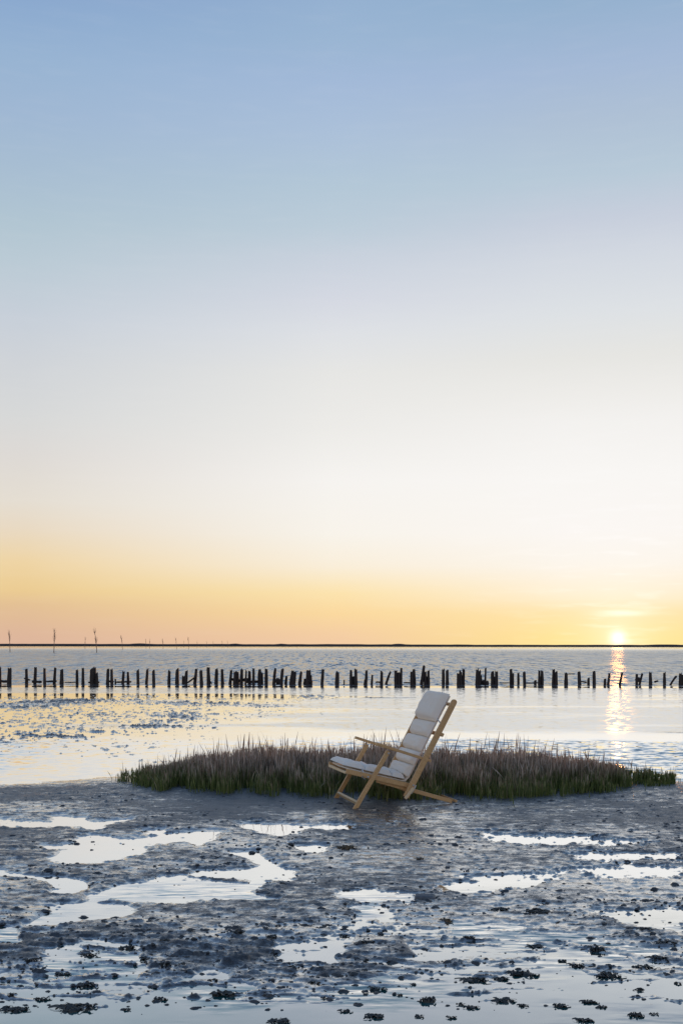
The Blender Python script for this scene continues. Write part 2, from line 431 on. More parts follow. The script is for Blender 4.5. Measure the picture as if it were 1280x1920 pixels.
def field(px, py, polys, reach=60):
    out = np.full(px.shape, float(reach))
    for q in polys:
        x0, y0 = q.min(0); x1, y1 = q.max(0)
        k = (px > x0 - reach) & (px < x1 + reach) & (py > y0 - reach / ASP) & (py < y1 + reach / ASP)
        if k.any(): out[k] = np.minimum(out[k], sdf(px[k], py[k], q))
    return out


def mud_height(X, Y):
    X = np.asarray(X, float); Y = np.asarray(Y, float)
    py = HOR + FPX * CAM_H / np.maximum(Y, .5); px = 640 + FPX * X / np.maximum(Y, .5)
    wx = fbm(X * 2.2, Y * 2.2, 4, seed=3); wy = fbm(X * 2.2, Y * 2.2, 4, seed=4)
    wpx = px + wx * 26; wpy = py + wy * 7 * np.clip((py - 1450) / 150, .2, 1.6)
    big = fbm(X * 1.1, Y * 1.1, 3, seed=1)
    mid = fbm(X * 3.0 + wx * .9, Y * 8.0 + wy * .9, 5, .60, seed=2, rot=.1)
    fine = fbm(X * 15, Y * 36, 4, .62, seed=5, rot=.07)
    # mean level down the flat, by distance
    lv = np.interp(py, [1240, 1290, 1440, 1458, 1480, 1500, 1535, 1600, 1700, 1745, 1800, 1850, 1885, 1930],
                   [-.05, -.010, -.007, .004, .026, .031, .018, .013, .012, .009, .004, -.004, -.014, -.02])
    rightw = sstep(560, 820, px)
    mixz = sstep(1545, 1580, py) * (1 - sstep(1780, 1830, py))
    lv = lv - .0055 * rightw * mixz + .0065 * (1 - rightw) * sstep(1730, 1770, py) * sstep(1890, 1845, py)
    rough_amt = .007 + .007 * sstep(1700, 1780, py)
    h = lv + big * .006 + mid * rough_amt + fine * (.0055 + .004 * sstep(1560, 1700, py))
    rip = np.sin((Y * 62 + X * 14 + 5 * fbm(X * 1.8, Y * 1.8, 3, seed=41))) * (.5 + .8 * fbm(X * 1.3, Y * 2, 2, seed=42)) * .0045
    h = h + rip * sstep(1725, 1765, py) * sstep(1890, 1850, py)
    # pools and banks
    d = field(wpx, wpy, POOLS)
    d = d + 5 * rightw + (22 * fine + 18 * mid) * (.35 + .85 * rightw)
    wd = sstep(22, -7, d)
    h = h * (1 - wd) + (-.007 + np.maximum(fine - .25, 0) * .012) * wd
    b = field(wpx, wpy, MUDDY)
    h = np.maximum(h, (.013 + mid * .006 + fine * .004) * sstep(6, -12, b) - .02 * sstep(-2, 14, b))
    # clods and worm casts
    sp = fbm(X * 9, Y * 26, 4, .62, seed=8, rot=.1)
    dens = fbm(X * .9, Y * .9, 2, seed=9)
    near = sstep(1700, 1790, py)
    cl = np.maximum(sp - (.36 - .14 * dens - .05 * near), 0)
    fr = sstep(1462, 1485, py)
    h = h + cl * (.026 + .016 * near) * fr * (1 - sstep(1890, 1925, py) * .7)
    sl = fbm(X * 3.2 + wx * .6, Y * 24 + wy * 3.0, 4, .58, seed=51, rot=.06)
    sd = fbm(X * .8, Y * 1.4, 3, seed=52)
    zone = sstep(1715, 1750, py) * sstep(1905, 1860, py)
    h = np.where(zone > 0, np.maximum(h, -.012 + zone * (.0125 + np.maximum(sl - .30 + .28 * sd + .05 * (1 - rightw), -.1) * .035)), h)
    # left shoreline of the bank: from (0,1477) rising to (225,1452)
    sh = np.interp(px, [-400, 0, 110, 225, 400, 900, 1180, 1260, 1400], [1492, 1477, 1467, 1453, 1440, 1440, 1452, 1466, 1470]) + wy * 3
    sh = sh + (7 * mid + 5 * fine) * .9
    out = sstep(3, -7, py - sh) * (py < 1500)
    # far flats: mostly film of water, speckled with small casts on the left, a few low bars
    sp2 = fbm(X * 11, Y * 6.0, 4, .66, seed=12)
    left_d = sstep(620, 300, px + (py - 1340) * 1.5) * sstep(1298, 1312, py) * sstep(1436, 1400, py)
    left_d = np.maximum(left_d, .62 * sstep(900, 500, px) * sstep(1300, 1306, py) * sstep(1362, 1335, py))
    bars = fbm(X * .45, Y * .22, 3, .6, seed=14)
    far = -.012 + np.maximum(sp2 - .49 + .50 * left_d + .35 * bars, 0) * .05 * (left_d > .02)
    far = far + np.maximum(bars + .25 * left_d + .35 * sp2 - .55, 0) * .05 * (left_d > .02)
    # low mud bars with their own place on the left flat
    for (bx, by_, bw, bh, a_) in ((420, 1321, 260, 5.5, 1), (250, 1314, 90, 3, .8), (25, 1371, 60, 3.2, 1), (110, 1381, 110, 4, 1), (320, 1363, 120, 4.5, .9), (185, 1372, 90, 3, .8),
                                 (280, 1412, 70, 2.5, .7), (290, 1428, 50, 4, .9), (190, 1431, 14, 2, .9), (150, 1413, 14, 1.6, .9), (40, 1411, 50, 3, .5), (560, 1333, 120, 3, .6)):
        bb_ = np.exp(-((px - bx) / bw) ** 2 - ((py - by_ - (px - bx) * .02) / bh) ** 2) * a_
        far = far + np.maximum(bb_ - .62 + sp2 * .55 + mid * .2, 0) * .035
    # dark spit at the right, y 1371
    spit = np.exp(-((px - 1265) / 100) ** 2 - ((py - 1371 - (px - 1200) * .025) / 4.2) ** 2)
    far = far + np.maximum(spit - .42 + mid * .22, 0) * .03
    # thin bar by (700,1308)
    far = far + np.maximum(np.exp(-((px - 730) / 75) ** 4 - ((py - 1308.5) / 1.1) ** 2) - .4, 0) * .05
    h = h * (1 - out) + far * out
    # mound the grass grows on
    gx, gy = .55, 10.3
    g = np.exp(-(((X - gx) / 2.3) ** 2 + ((Y - gy) / .75) ** 2) ** 2)
    h = np.maximum(h, (.038 + mid * .008 + fine * .006) * g - .03 * (1 - g))
    return h


def fan_grid(ys, th):
    Yg, Tg = np.meshgrid(ys, th, indexing='ij')
    X = Yg * np.tan(Tg)
    nr, nc = Yg.shape
    i = np.arange((nr - 1) * nc).reshape(nr - 1, nc)[:, :-1].ravel()
    F = np.stack([i, i + 1, i + nc + 1, i + nc], 1)
    return X, Yg, F


ys = np.exp(np.linspace(math.log(3.0), math.log(46), 920))
th = np.concatenate([np.linspace(R(-62), R(-22), 60)[:-1], np.linspace(R(-22), R(22), 900), np.linspace(R(22), R(62), 60)[1:]])
GX, GY, GF = fan_grid(ys, th)
GZ = mud_height(GX, GY)
GZ[-1, :] = -.3
tag(mesh('mudflat', np.stack([GX, GY, GZ], -1).reshape(-1, 3), GF, M_mud), 'wet blue grey tidal mud with shallow pools', kind='structure')
ys2 = np.linspace(-14, 3.0, 70); xs2 = np.linspace(-16, 16, 130)
Xb, Yb = np.meshgrid(xs2, ys2); kk = Xb.shape[1]
Zb = np.minimum(-.012 + .03 * fbm(Xb * 1.5, Yb * 1.5, 4, seed=6), .02) * sstep(3.0, 2.2, Yb) - .02 * sstep(2.2, 3.0, Yb)
i = np.arange((Xb.shape[0] - 1) * kk).reshape(-1, kk)[:, :-1].ravel()
tag(mesh('mudflat', np.stack([Xb, Yb, Zb], -1).reshape(-1, 3), np.stack([i, i + 1, i + kk + 1, i + kk], 1), M_mud), kind='structure')
# water sheet out to the horizon
tag(mesh('tide_water', [(-9000, -3000, 0), (9000, -3000, 0), (9000, 12000, 0), (-9000, 12000, 0)], [(0, 1, 2, 3)], M_water, smooth=False), kind='structure')

# far shore: a low wooded dyke, 1.4 km off
D = 1400; xs = np.linspace(-3200, 3200, 1400)
top = 3.1 + .35 * fbm(xs * .004, xs * 0 + 2, 3) + .3 * fbm(xs * .05, xs * 0 + 5, 3)
for c, w, hh in ((-270, 9, .7), (-140, 5, .9), (-80, 5, .8), (75, 6, .8), (430, 20, .6)):
    top = top + hh * np.exp(-((xs - c) / w) ** 4)
V = []
for x, z in zip(xs, top):
    yb = D + x * x / 30000
    V += [(x, yb, -.5), (x, yb + 6, z * .8), (x, yb + 14, z), (x, yb + 50, z * .9), (x, yb + 90, -.5)]
Fs = [(k * 5 + j, k * 5 + j + 1, k * 5 + j + 6, k * 5 + j + 5) for k in range(len(xs) - 1) for j in range(4)]
tag(mesh('far_shore', V, Fs, M_shore), 'dark thin strip of land on the horizon', kind='structure')


# ------------------------------------------------------------------ posts
ORD = ['next', 'second', 'third', 'fourth', 'fifth', 'sixth', 'seventh', 'eighth', 'ninth', 'tenth', 'eleventh', 'twelfth', 'thirteenth']
# base column, width, top row, columns the top leans to the right (all in photo pixels)
PP = [(1, 3.5, 1253, 0), (17.5, 6, 1254, 1), (50.5, 4.5, 1256, 0), (66, 5, 1253, 2), (84.5, 4.5, 1255, -1), (102, 4, 1253, 2.5), (116.5, 5, 1257, .5),
      (145, 4.5, 1257, -.5), (156, 4, 1254, 0), (172.5, 5, 1255, 0), (178, 5, 1252, 0), (182, 4.5, 1263, -1), (202, 4, 1256, .5), (210.5, 4, 1255, -.5),
      (217, 2.5, 1274, 0), (230.5, 4, 1260, 2), (241, 4, 1260, -1), (259.5, 4.5, 1257, -.5), (275, 4.5, 1255, 2), (288.5, 4.5, 1258, -.5), (317, 4, 1258, 1),
      (332.5, 6, 1255, 0), (344, 4, 1268, 0), (348, 4.5, 1258, 1.5), (366, 4.5, 1255, 2.5), (378, 4.5, 1258, -1.5), (391.5, 5, 1253, -1), (405, 5, 1255, 1),
      (418, 4.5, 1255, -1), (431, 4, 1257, 2.5), (440.5, 5, 1260, 1), (446, 4.5, 1261, -.5), (452.5, 4.5, 1255, 1), (460.5, 3.2, 1257, 1.5), (468, 4.5, 1260, 0),
      (475.5, 4.2, 1255, 0), (486.5, 5, 1255, .5), (491.5, 3.4, 1262, 0), (499.5, 5, 1254, 0), (513.5, 4.5, 1255, 2.5), (521, 5, 1272, 0), (527, 5, 1255, 3),
      (535.5, 4, 1268, 1.5), (546, 5, 1258, 3), (550.5, 5, 1260, 2.5), (562, 4.5, 1260, 2.5), (571, 4, 1273, 1), (575.5, 4.5, 1258, 1.5), (580, 4.5, 1257, 0),
      (584, 3, 1266, -1), (603.5, 4, 1255, 2), (631.5, 5.5, 1260, .8), (645, 2, 1275, 0), (658, 4.2, 1258, 0), (663, 4.5, 1268, 0), (667.5, 4.4, 1254, -.5),
      (683, 3, 1274, 1), (686, 4.2, 1257, 1), (696.5, 3, 1266, 1.2), (715, 4.4, 1258, .5), (723, 4, 1259, 8), (742, 4.6, 1258, -.5), (747, 4.4, 1262, 0),
      (751, 4.2, 1253, 1), (771, 4.6, 1260, 0), (776.5, 4.6, 1255, -1), (789.5, 4, 1249, 5), (797.5, 4.8, 1260, -1), (802.5, 4.2, 1258, 0), (830.5, 4.5, 1255, 0),
      (838, 4.4, 1256, 0), (858, 4.2, 1263, 0), (863, 4.6, 1258, 0), (868.5, 4, 1255, .5), (893.5, 4.6, 1254, 1), (898, 4.4, 1256, 0), (902, 3, 1265, -1),
      (906, 4, 1275, 0), (909, 3, 1253, 1), (913, 4.5, 1276, 0), (923, 5, 1259, -.5), (930.5, 5, 1259, 0), (957.5, 4.4, 1255, -.5), (961.5, 3, 1262, 0),
      (971.5, 3.2, 1262, 0), (983, 4.8, 1260, -.8), (1003, 4, 1275, 0), (1010, 4, 1258, 0), (1015.5, 4.4, 1258, 0), (1037, 4.4, 1256, 0), (1042, 4.6, 1259, 0),
      (1060.5, 4.8, 1262, 0), (1086, 4.6, 1260, -1), (1102.5, 4.2, 1271, 0), (1113, 4.6, 1259, 0), (1133.5, 4, 1272, 0), (1139, 3.6, 1262, 2.5),
      (1161, 3.2, 1261, 4.5), (1193, 4.2, 1263, 0), (1198, 3, 1262, 5), (1219, 4.6, 1259, 0), (1245, 4.2, 1260, 0), (1255, 3.4, 1267, 11), (1274, 4.4, 1262, 0),
      (1279, 4.4, 1264, 0)]
LAND = [(17.5, 'the stout post at the far left edge'), (178, 'the tall middle pile of the thick left cluster'), (332.5, 'the stout square post above the left grass tip'),
        (499.5, 'the stout post ending the dense fence-like cluster'), (604, 'the lone slim post near the middle'), (723, 'the strongly slanting post'),
        (789.5, 'the tallest tilted post above the chair'), (923, 'the left of the paired stout posts'), (1037, 'the broad two-part post further right'),
        (1161, 'the tilted post in the sun streak'), (1255, 'the low slanting timber near the right edge')]


def post_mesh(w, h, lx, rn, ly=0.0):
    V = []; F = []; n = 9; rings = 6
    ph = [rn.uniform(-.16, .16) for _ in range(n)]
    for k in range(rings):
        t = k / (rings - 1); z = -.25 + (h + .25) * t
        r = w / 2 * (1.22 - .36 * t) * rn.uniform(.93, 1.07)
        f = max(0, z / h)
        for j in range(n):
            a = 2 * math.pi * j / n
            rr = r * (1 + ph[j] + rn.uniform(-.05, .05))
            zz = z + (rn.uniform(-.06, .05) * min(1, h * 2) if k == rings - 1 else 0)
            V.append((rr * math.cos(a) + lx * f, rr * math.sin(a) * 1.1 + ly * f, zz))
    for k in range(rings - 1):
        for j in range(n):
            F.append((k * n + j, k * n + (j + 1) % n, (k + 1) * n + (j + 1) % n, (k + 1) * n + j))
    V.append((lx, ly, h - .05 * rn.random())); c = len(V) - 1
    for j in range(n): F.append(((rings - 1) * n + j, (rings - 1) * n + (j + 1) % n, c))
    return V, F


used = {}
rn = random.Random(3)
pxs = [p[0] for p in PP]
lms = [min(range(len(PP)), key=lambda i: abs(pxs[i] - x)) for x, _ in LAND]
for i, (px, w, ty, lean) in enumerate(PP):
    by = 1283.8 + rn.uniform(-.5, .5)
    x, y = ground(px, by)
    s = y / FPX; h = (by - ty) * s
    V, F = post_mesh(w * s * 1.32, h, lean * s, rn, rn.uniform(-.04, .04))
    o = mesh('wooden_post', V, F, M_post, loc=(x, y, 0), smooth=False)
    size = 'short stub of a' if ty > 1264 else ('slim' if w < 3.7 else ('stout' if w > 4.9 else 'weathered'))
    tilt = 'upright' if abs(lean) < 1.3 else ('strongly slanting' if abs(lean) > 4 else 'slightly right-leaning' if lean > 0 else 'slightly left-leaning')
    j = min(range(len(lms)), key=lambda q: abs(lms[q] - i))
    k = i - lms[j]; nm = LAND[j][1]
    if k == 0: lab = {0: 'stout dark post near the left edge, standing left of the crossed post'}.get(j, nm[4:] + ', in the row')
    else:
        lab = '%s %s post, %s %s of %s' % (tilt, size.replace(' of a', ''), ORD[abs(k) - 1], 'right' if k > 0 else 'left', nm)
        lab = lab.replace('next right of', 'just right of').replace('next left of', 'just left of')
        lab = ' '.join(lab.split()[:16])
    tag(o, lab, 'wooden post', 'old timber posts standing in a row at the water edge')

# fallen planks and low boards between the posts: x0, z0 row, x1, z1 row, thickness px
LOGS = [((-2, 1278), (14, 1279), 5, 'black sunken board at the left edge of the photo, between the first two posts'),
        ((45, 1273), (56, 1276), 3, 'short crosspiece nailed low on the third post from the left'),
        ((60, 1279), (78, 1279.5), 5, 'low dark board lying at the foot of the fourth post from the left'),
        ((87, 1279), (106, 1278), 3.5, 'low board linking the fifth and sixth posts from the left'),
        ((121, 1280.5), (143, 1280), 1.8, 'thin rail at water level left of the eighth post'),
        ((165, 1280.5), (186, 1280), 4, 'board at the foot of the thick pile cluster on the left'),
        ((202, 1278), (213, 1279), 4, 'short board between the slim twin posts right of the pile cluster'),
        ((217, 1280), (246, 1279), 3.5, 'long low board right of the small stub on the left side'),
        ((351, 1281), (366, 1270), 3, 'slanting broken board between two posts above the left grass tip'),
        ((392, 1277), (397, 1282), 3, 'small chock leaning on a post left of the dense cluster'),
        ((431, 1273), (444, 1277), 5, 'tilted board at the left end of the dense cluster'),
        ((445, 1277), (466, 1274), 6, 'broad board in the middle of the dense cluster'),
        ((460, 1279), (490, 1278), 5, 'long low board under the right half of the dense cluster'),
        ((512, 1277), (530, 1277), 7, 'thick block between two leaning posts right of the dense cluster'),
        ((545, 1280), (554, 1276), 4, 'wedge of timber under the broad leaning posts'),
        ((570, 1280), (586, 1279), 5, 'board across the foot of the triangular pile cluster'),
        ((656, 1276), (670, 1276), 12, 'wide plank joining the twin posts left of the chair'),
        ((704, 1279), (716, 1279), 3, 'low stick left of the strongly slanting post'),
        ((741, 1270), (752, 1270), 15, 'wide plank wall joining twin posts above the chair armrest'),
        ((757, 1280), (768, 1280), 2.5, 'thin driftwood stick between the posts above the chair'),
        ((770, 1272), (778, 1272), 14, 'plank filling between two posts left of the tallest one'),
        ((789, 1273), (802, 1273), 12, 'plank filling below the tallest tilted post'),
        ((857, 1273), (869, 1273), 14, 'plank wall joining the stepped posts right of the chair back'),
        ((893, 1272), (902, 1274), 14, 'plank wall between the stout pair further right of the chair'),
        ((902, 1278), (916, 1280), 4, 'low block at the foot of the thin tall post'),
        ((922, 1275), (933, 1275), 12, 'plank filling the lower half of the paired stout posts'),
        ((936, 1280.5), (956, 1280), 2, 'thin sunken stick right of the paired stout posts'),
        ((983, 1280.5), (1010, 1280), 2.4, 'long thin sunken rail left of the narrow twin posts'),
        ((1060, 1263.5), (1077, 1263), 1.6, 'thin rail sticking out to the right from the top of a post'),
        ((1088, 1277), (1100, 1279), 3, 'low broken stick left of a short stub on the right side'),
        ((1192, 1276), (1200, 1272), 8, 'wedge plank in the forked post right of the sun'),
        ((1227, 1278), (1234, 1276), 3.4, 'small dark lump of timber between the last posts on the right'),
        ((1274, 1273), (1284, 1273), 17, 'plank wall at the right edge of the photo')]
for (a, b, tk, lab) in LOGS:
    xa, y = ground(a[0], 1283.8); xb, _ = ground(b[0], 1283.8); s = y / FPX
    za, zb = (1283.8 - a[1]) * s, (1283.8 - b[1]) * s
    ln = math.hypot(xb - xa, zb - za); an = math.atan2(zb - za, xb - xa); t = tk * s / 2
    V = []; F = []; n = 7
    for k in range(n):
        u = (k / (n - 1) - .5) * ln
        for (dy, dz) in ((-.03, -1), (.03, -1), (.035, .55), (.02, 1), (-.02, 1), (-.035, .55)):
            e = .75 if k in (0, n - 1) else 1
            V.append((u + rn.uniform(-.01, .01), dy * rn.uniform(.8, 1.2), dz * t * e * rn.uniform(.78, 1.12)))
    for k in range(n - 1):
        for j in range(6): F.append((k * 6 + j, k * 6 + (j + 1) % 6, k * 6 + 6 + (j + 1) % 6, k * 6 + 6 + j))
    F += [tuple(range(5, -1, -1)), tuple(range((n - 1) * 6, n * 6))]
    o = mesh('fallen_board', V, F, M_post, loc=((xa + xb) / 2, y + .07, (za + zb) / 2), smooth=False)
    o.rotation_euler = (0, -an, 0)
    tag(o, lab, 'board', 'broken boards among the timber posts')

# ------------------------------------------------------------------ withies (brushwood channel markers)
WI = [(19, 45, 1), (102, 52, 1), (181, 50, 1), (229.5, 30, 1), (160, 26, 0), (274, 20, 0), (281, 22, 0), (306, 21, 1), (331, 25, 0), (345, 14, 0), (354, 26, 0),
      (370, 15, 0), (388, 14, 0), (400, 14, 0), (417, 14, 1), (427, 15, 0)]
WL = ['bare leaning withy stake furthest left on the open water', 'tall withy with a forked top, second from the left on the water',
      'tall twiggy withy with two bushy tufts, left part of the horizon', 'shorter bushy withy just right of the tall tufted one',
      'faint small withy close left of the tall tufted one', 'faint stake, left of a close pair beyond the shorter bushy withy',
      'faint stake, right of a close pair beyond the shorter bushy withy', 'dark short withy crossing the shore line, right of the close pair',
      'thin withy with wispy top in the receding line of markers', 'small bushy withy, right neighbour of the wispy thin one',
      'tallest thin stake in the far part of the marker line', 'small tufted stake just right of the tallest thin far stake',
      'tiny stake, fourth from the right end of the marker line', 'tiny stake, third from the right end of the marker line',
      'tiny dark stake with blob top, second from the right end of the line', 'tiny stake at the right end of the marker line']


def tube(V, F, pts, rads, n=5):
    b0 = len(V)
    pts = [Vector(p) for p in pts]
    for k, p in enumerate(pts):
        d = (pts[min(k + 1, len(pts) - 1)] - pts[max(k - 1, 0)]).normalized()
        u = d.orthogonal().normalized(); v = d.cross(u)
        for j in range(n):
            a = 2 * math.pi * j / n
            V.append(tuple(p + (u * math.cos(a) + v * math.sin(a)) * rads[k]))
    for k in range(len(pts) - 1):
        for j in range(n): F.append((b0 + k * n + j, b0 + k * n + (j + 1) % n, b0 + (k + 1) * n + (j + 1) % n, b0 + (k + 1) * n + j))
    F.append(tuple(b0 + j for j in range(n - 1, -1, -1))); F.append(tuple(b0 + (len(pts) - 1) * n + j for j in range(n)))


for i, ((px, hp, bush), lab) in enumerate(zip(WI, WL)):
    d = FPX * 5.2 / hp
    x = (px - 640) * d / FPX
    o = empty('brushwood_marker', (x, d, 0))
    tag(o, lab, 'channel marker', 'brushwood channel markers in the water')
    V, F = [], []
    ln = rn.uniform(-.5, .2)
    tube(V, F, [(-ln * .3, 0, -.5), (0, 0, 1.5), (ln * .3, 0, 3), (ln, 0, 4.6)], [.08, .065, .05, .02])
    mesh('pole', V, F, M_brush, o)
    V, F = [], []
    for k in range(26 if bush else 14):
        zb = rn.uniform(1.9, 3.9) if i != 2 else rn.choice([rn.uniform(1.5, 2.4), rn.uniform(3.4, 4.0)])
        a = rn.uniform(0, 6.28); sp = rn.uniform(.1, .42); hh = rn.uniform(.5, 1.3)
        bx = ln * max(0, (zb - 1.5) / 3.1)
        tube(V, F, [(bx, 0, zb), (bx + math.cos(a) * sp * .6, math.sin(a) * sp * .6, zb + hh * .5), (bx + math.cos(a) * sp, math.sin(a) * sp, min(zb + hh, 5.2))], [.022, .016, .006], 3)
    mesh('twigs', V, F, M_brush, o)

# ------------------------------------------------------------------ marsh grass
def outline(px):     # near and far edge rows of the clump's footprint
    lo = np.interp(px, [222, 240, 300, 400, 500, 620, 700, 760, 860, 960, 1040, 1120, 1200, 1262], [1462, 1478, 1488, 1494, 1498, 1502, 1505, 1506, 1504, 1507, 1502, 1494, 1480, 1474])
    hi = np.interp(px, [222, 260, 350, 480, 640, 900, 1050, 1150, 1220, 1262], [1458, 1455, 1448, 1444, 1442, 1444, 1448, 1453, 1462, 1470])
    return lo, hi


NB = 42000
u = rng.random(NB * 2)
px = 222 + 1040 * u
lo, hi = outline(px)
v = rng.random(NB * 2)
yn = FPX * CAM_H / (lo + 6 * fbm(px * .05, px * 0, 3) - HOR); yf = FPX * CAM_H / (hi - HOR)
Yb = yn + (yf - yn) * v - np.abs(rng.normal(0, .10, len(px))) * (rng.random(len(px)) < .05)
Xb = (px - 640) * yn / FPX + rng.normal(0, .035, len(px))
clump = fbm(Xb * 6, Yb * 6, 3, .6, seed=21)
keep = rng.random(len(px)) < (.42 + 1.5 * clump + .25 * fbm(Xb * 1.5, Yb * 2, 3, seed=33)) * np.where(v < .08, .55, 1) * (.35 + .65 * sstep(222, 300, px)) * (.3 + .7 * sstep(1262, 1170, px))
Xb, Yb, v, clump, px = [a[keep][:NB] for a in (Xb, Yb, v, clump, px)]
n = len(Xb)
edge = sstep(222, 400, px) * sstep(1275, 1060, px)
hgt = (.12 + .115 * edge) * (1 + .32 * clump) * rng.uniform(.65, 1.2, n)
hgt *= (.48 + .54 * sstep(0, .38, v)) * (1 + .25 * fbm(Xb * 1.8, Yb * 1.8, 3, seed=22))
tall = rng.random(n) < .05; hgt = np.where(tall, hgt * rng.uniform(1.15, 1.6, n) + .01, hgt)
z0 = mud_height(Xb, Yb) - .01
la = rng.uniform(0, 2 * math.pi, n); lm = hgt * np.abs(rng.normal(.07, .10, n)) * np.where(rng.random(n) < .12, 3.5, 1)
wd = rng.uniform(.0020, .0044, n) * np.where(rng.random(n) < .12, 1.7, 1)
fa = rng.normal(0, .8, n)                      # blade facing
dry = rng.random(n); rv = np.clip(.5 + .35 * clump + rng.normal(0, .25, n), 0, 1)
seed = rng.random(n) < .45                     # a third carry a thicker seed spike
K = 5; Vg = np.zeros((n, K, 2, 3), np.float32); A = np.zeros((n, K, 2, 3), np.float32)
for k in range(K):
    t = k / (K - 1)
    cx = Xb + np.cos(la) * lm * t ** 1.7; cy = Yb + np.sin(la) * lm * t ** 1.7; cz = z0 + hgt * t
    prof = [1, .95, .8, .55, .12][k]
    prof = np.where(seed, [.8, .6, .6, 1.5, .25][k], prof)
    for sgn in (0, 1):
        q = (sgn - .5) * 2 * wd * prof
        Vg[:, k, sgn, 0] = cx + q * np.cos(fa); Vg[:, k, sgn, 1] = cy + q * np.sin(fa); Vg[:, k, sgn, 2] = cz
        A[:, k, sgn, 0] = t * hgt / .27; A[:, k, sgn, 1] = rv; A[:, k, sgn, 2] = dry
base = np.arange(n)[:, None] * (K * 2) + (np.arange(K - 1) * 2)[None, :]
base = base.ravel()
Fg = np.stack([base, base + 1, base + 3, base + 2], 1)
go = mesh('marsh_grass', Vg.reshape(-1, 3), Fg, M_grass, smooth=False)
at = go.data.attributes.new('blade', 'FLOAT_VECTOR', 'POINT'); at.data.foreach_set('vector', A.reshape(-1, 3).ravel())
tag(go, 'low island of green marsh grass with purplish dry tips behind the chair', 'grass', kind='stuff')

# ------------------------------------------------------------------ deck chair
# chair axes: +x to the back of the chair, +y across to its far side, z up
CA = R(15.5)
cx0, cy0 = .1217, 9.013
chair = empty('deck_chair', (cx0, cy0, .022), CA)
tag(chair, 'folding wooden deck chair with off-white segmented cushion standing before the grass', 'deck chair')
CW = .62


def board(name, p, q, depth, width, y, m=M_wood, rnd=0.0, parent=None, ext=(0, 0)):
    """a straight board from p to q in the side plane, depth in that plane, width across, centred at y, ends optionally rounded"""
    p = Vector((p[0], 0, p[1])); q = Vector((q[0], 0, q[1]))
    L_ = (q - p).length; prof = []
    hw = depth / 2; nseg = 8
    if rnd:
        for k in range(nseg + 1):
            a = math.pi / 2 - math.pi * k / nseg
            prof.append((L_ - hw + math.cos(a) * hw, math.sin(a) * hw))
    else: prof += [(L_, hw), (L_, -hw)]
    prof += [(0, -hw), (0, hw)]
    V = [(a, -width / 2, b) for a, b in prof] + [(a, width / 2, b) for a, b in prof]
    k = len(prof)
    F = [tuple(range(k)), tuple(range(2 * k - 1, k - 1, -1))] + [(j, (j + 1) % k + 0, (j + 1) % k + k, j + k)[::-1] for j in range(k)]
    o = mesh(name, V, F, m, parent or chair, smooth=False)
    an = math.atan2(q.z - p.z, q.x - p.x)
    o.location = (p.x, y, p.z); o.rotation_euler = (0, -an, 0)
    bv = o.modifiers.new('bevel', 'BEVEL'); bv.width = .003; bv.segments = 2; bv.limit_method = 'ANGLE'
    return o


def crossbar(name, t, z, y0, y1, dx, dz, rot=0.0, m=M_wood, parent=None):
    V = [(sx * dx / 2, yy, sz * dz / 2) for yy in (y0, y1) for sx, sz in ((-1, -1), (1, -1), (1, 1), (-1, 1))]
    F = [(0, 1, 2, 3), (7, 6, 5, 4), (0, 4, 5, 1), (1, 5, 6, 2), (2, 6, 7, 3), (3, 7, 4, 0)]
    o = mesh(name, V, F, m, parent or chair, smooth=False)
    o.location = (t, 0, z); o.rotation_euler = (0, -rot, 0)
    bv = o.modifiers.new('bevel', 'BEVEL'); bv.width = .003; bv.segments = 2
    return o


def bolt(t, z, y, s, parent=None):
    V = []; F = []
    tube(V, F, [(t, y, z), (t, y + s * .012, z)], [.009, .007], 10)
    return mesh('bolt', V, F, M_metal, parent or chair)


BR0, BR1 = (.437, .085), (.886, .912)                     # back rail, foot to head
for side, y in ((-1, 0.0), (1, CW)):
    board('front_leg', (-.012, -.012), (.288, .480), .037, .026, y + .0, M_wood)
    ar = board('armrest', (.178, .546), (.668, .386), .024, .056, y, M_wood, 0)
    board('back_rail', BR0, BR1, .050, .026, y - side * -.026, M_wood, 1)
    sr = board('seat_rail', (-.078, .318), (.520, .168), .040, .024, y - side * .024, M_wood)
    board('rear_strut', (.20, .226), (.885, .022), .034, .022, y - side * .049, M_wood)
    bolt(.286, .462, y + side * .011, side); bolt(.105, .181 + .085, y + side * .012, side); bolt(.50, .185, y + side * .038, side)
# backs rails sit just outside the seat rails
crossbar('stretcher', .020, .045, 0.0115, CW - .0115, .020, .038, CA * 0 + .55, M_wood_end)
crossbar('stretcher', -.068, .300, .036, CW - .036, .030, .022, -.26, M_wood_end)
crossbar('stretcher', .498, .160, .036, CW - .036, .030, .022, -.26)
crossbar('stretcher', .870, .868, -.014, CW + .014, .020, .034, 1.07)
bb = crossbar('adjusting_bar', .762, .612, -.050, CW + .050, .030, .024, 1.07)
crossbar('stretcher', .475, .125, -.014, CW + .014, .022, .03, 1.07)
crossbar('stretcher', .930, .020, .060, CW - .060, .022, .022, -.29)
# locking blocks under the back rail
for y in (-.026 - .018, CW + .026 + .018):
    board('locking_block', (.425, .075), (.50, .165), .026, .014, y, M_wood_end)


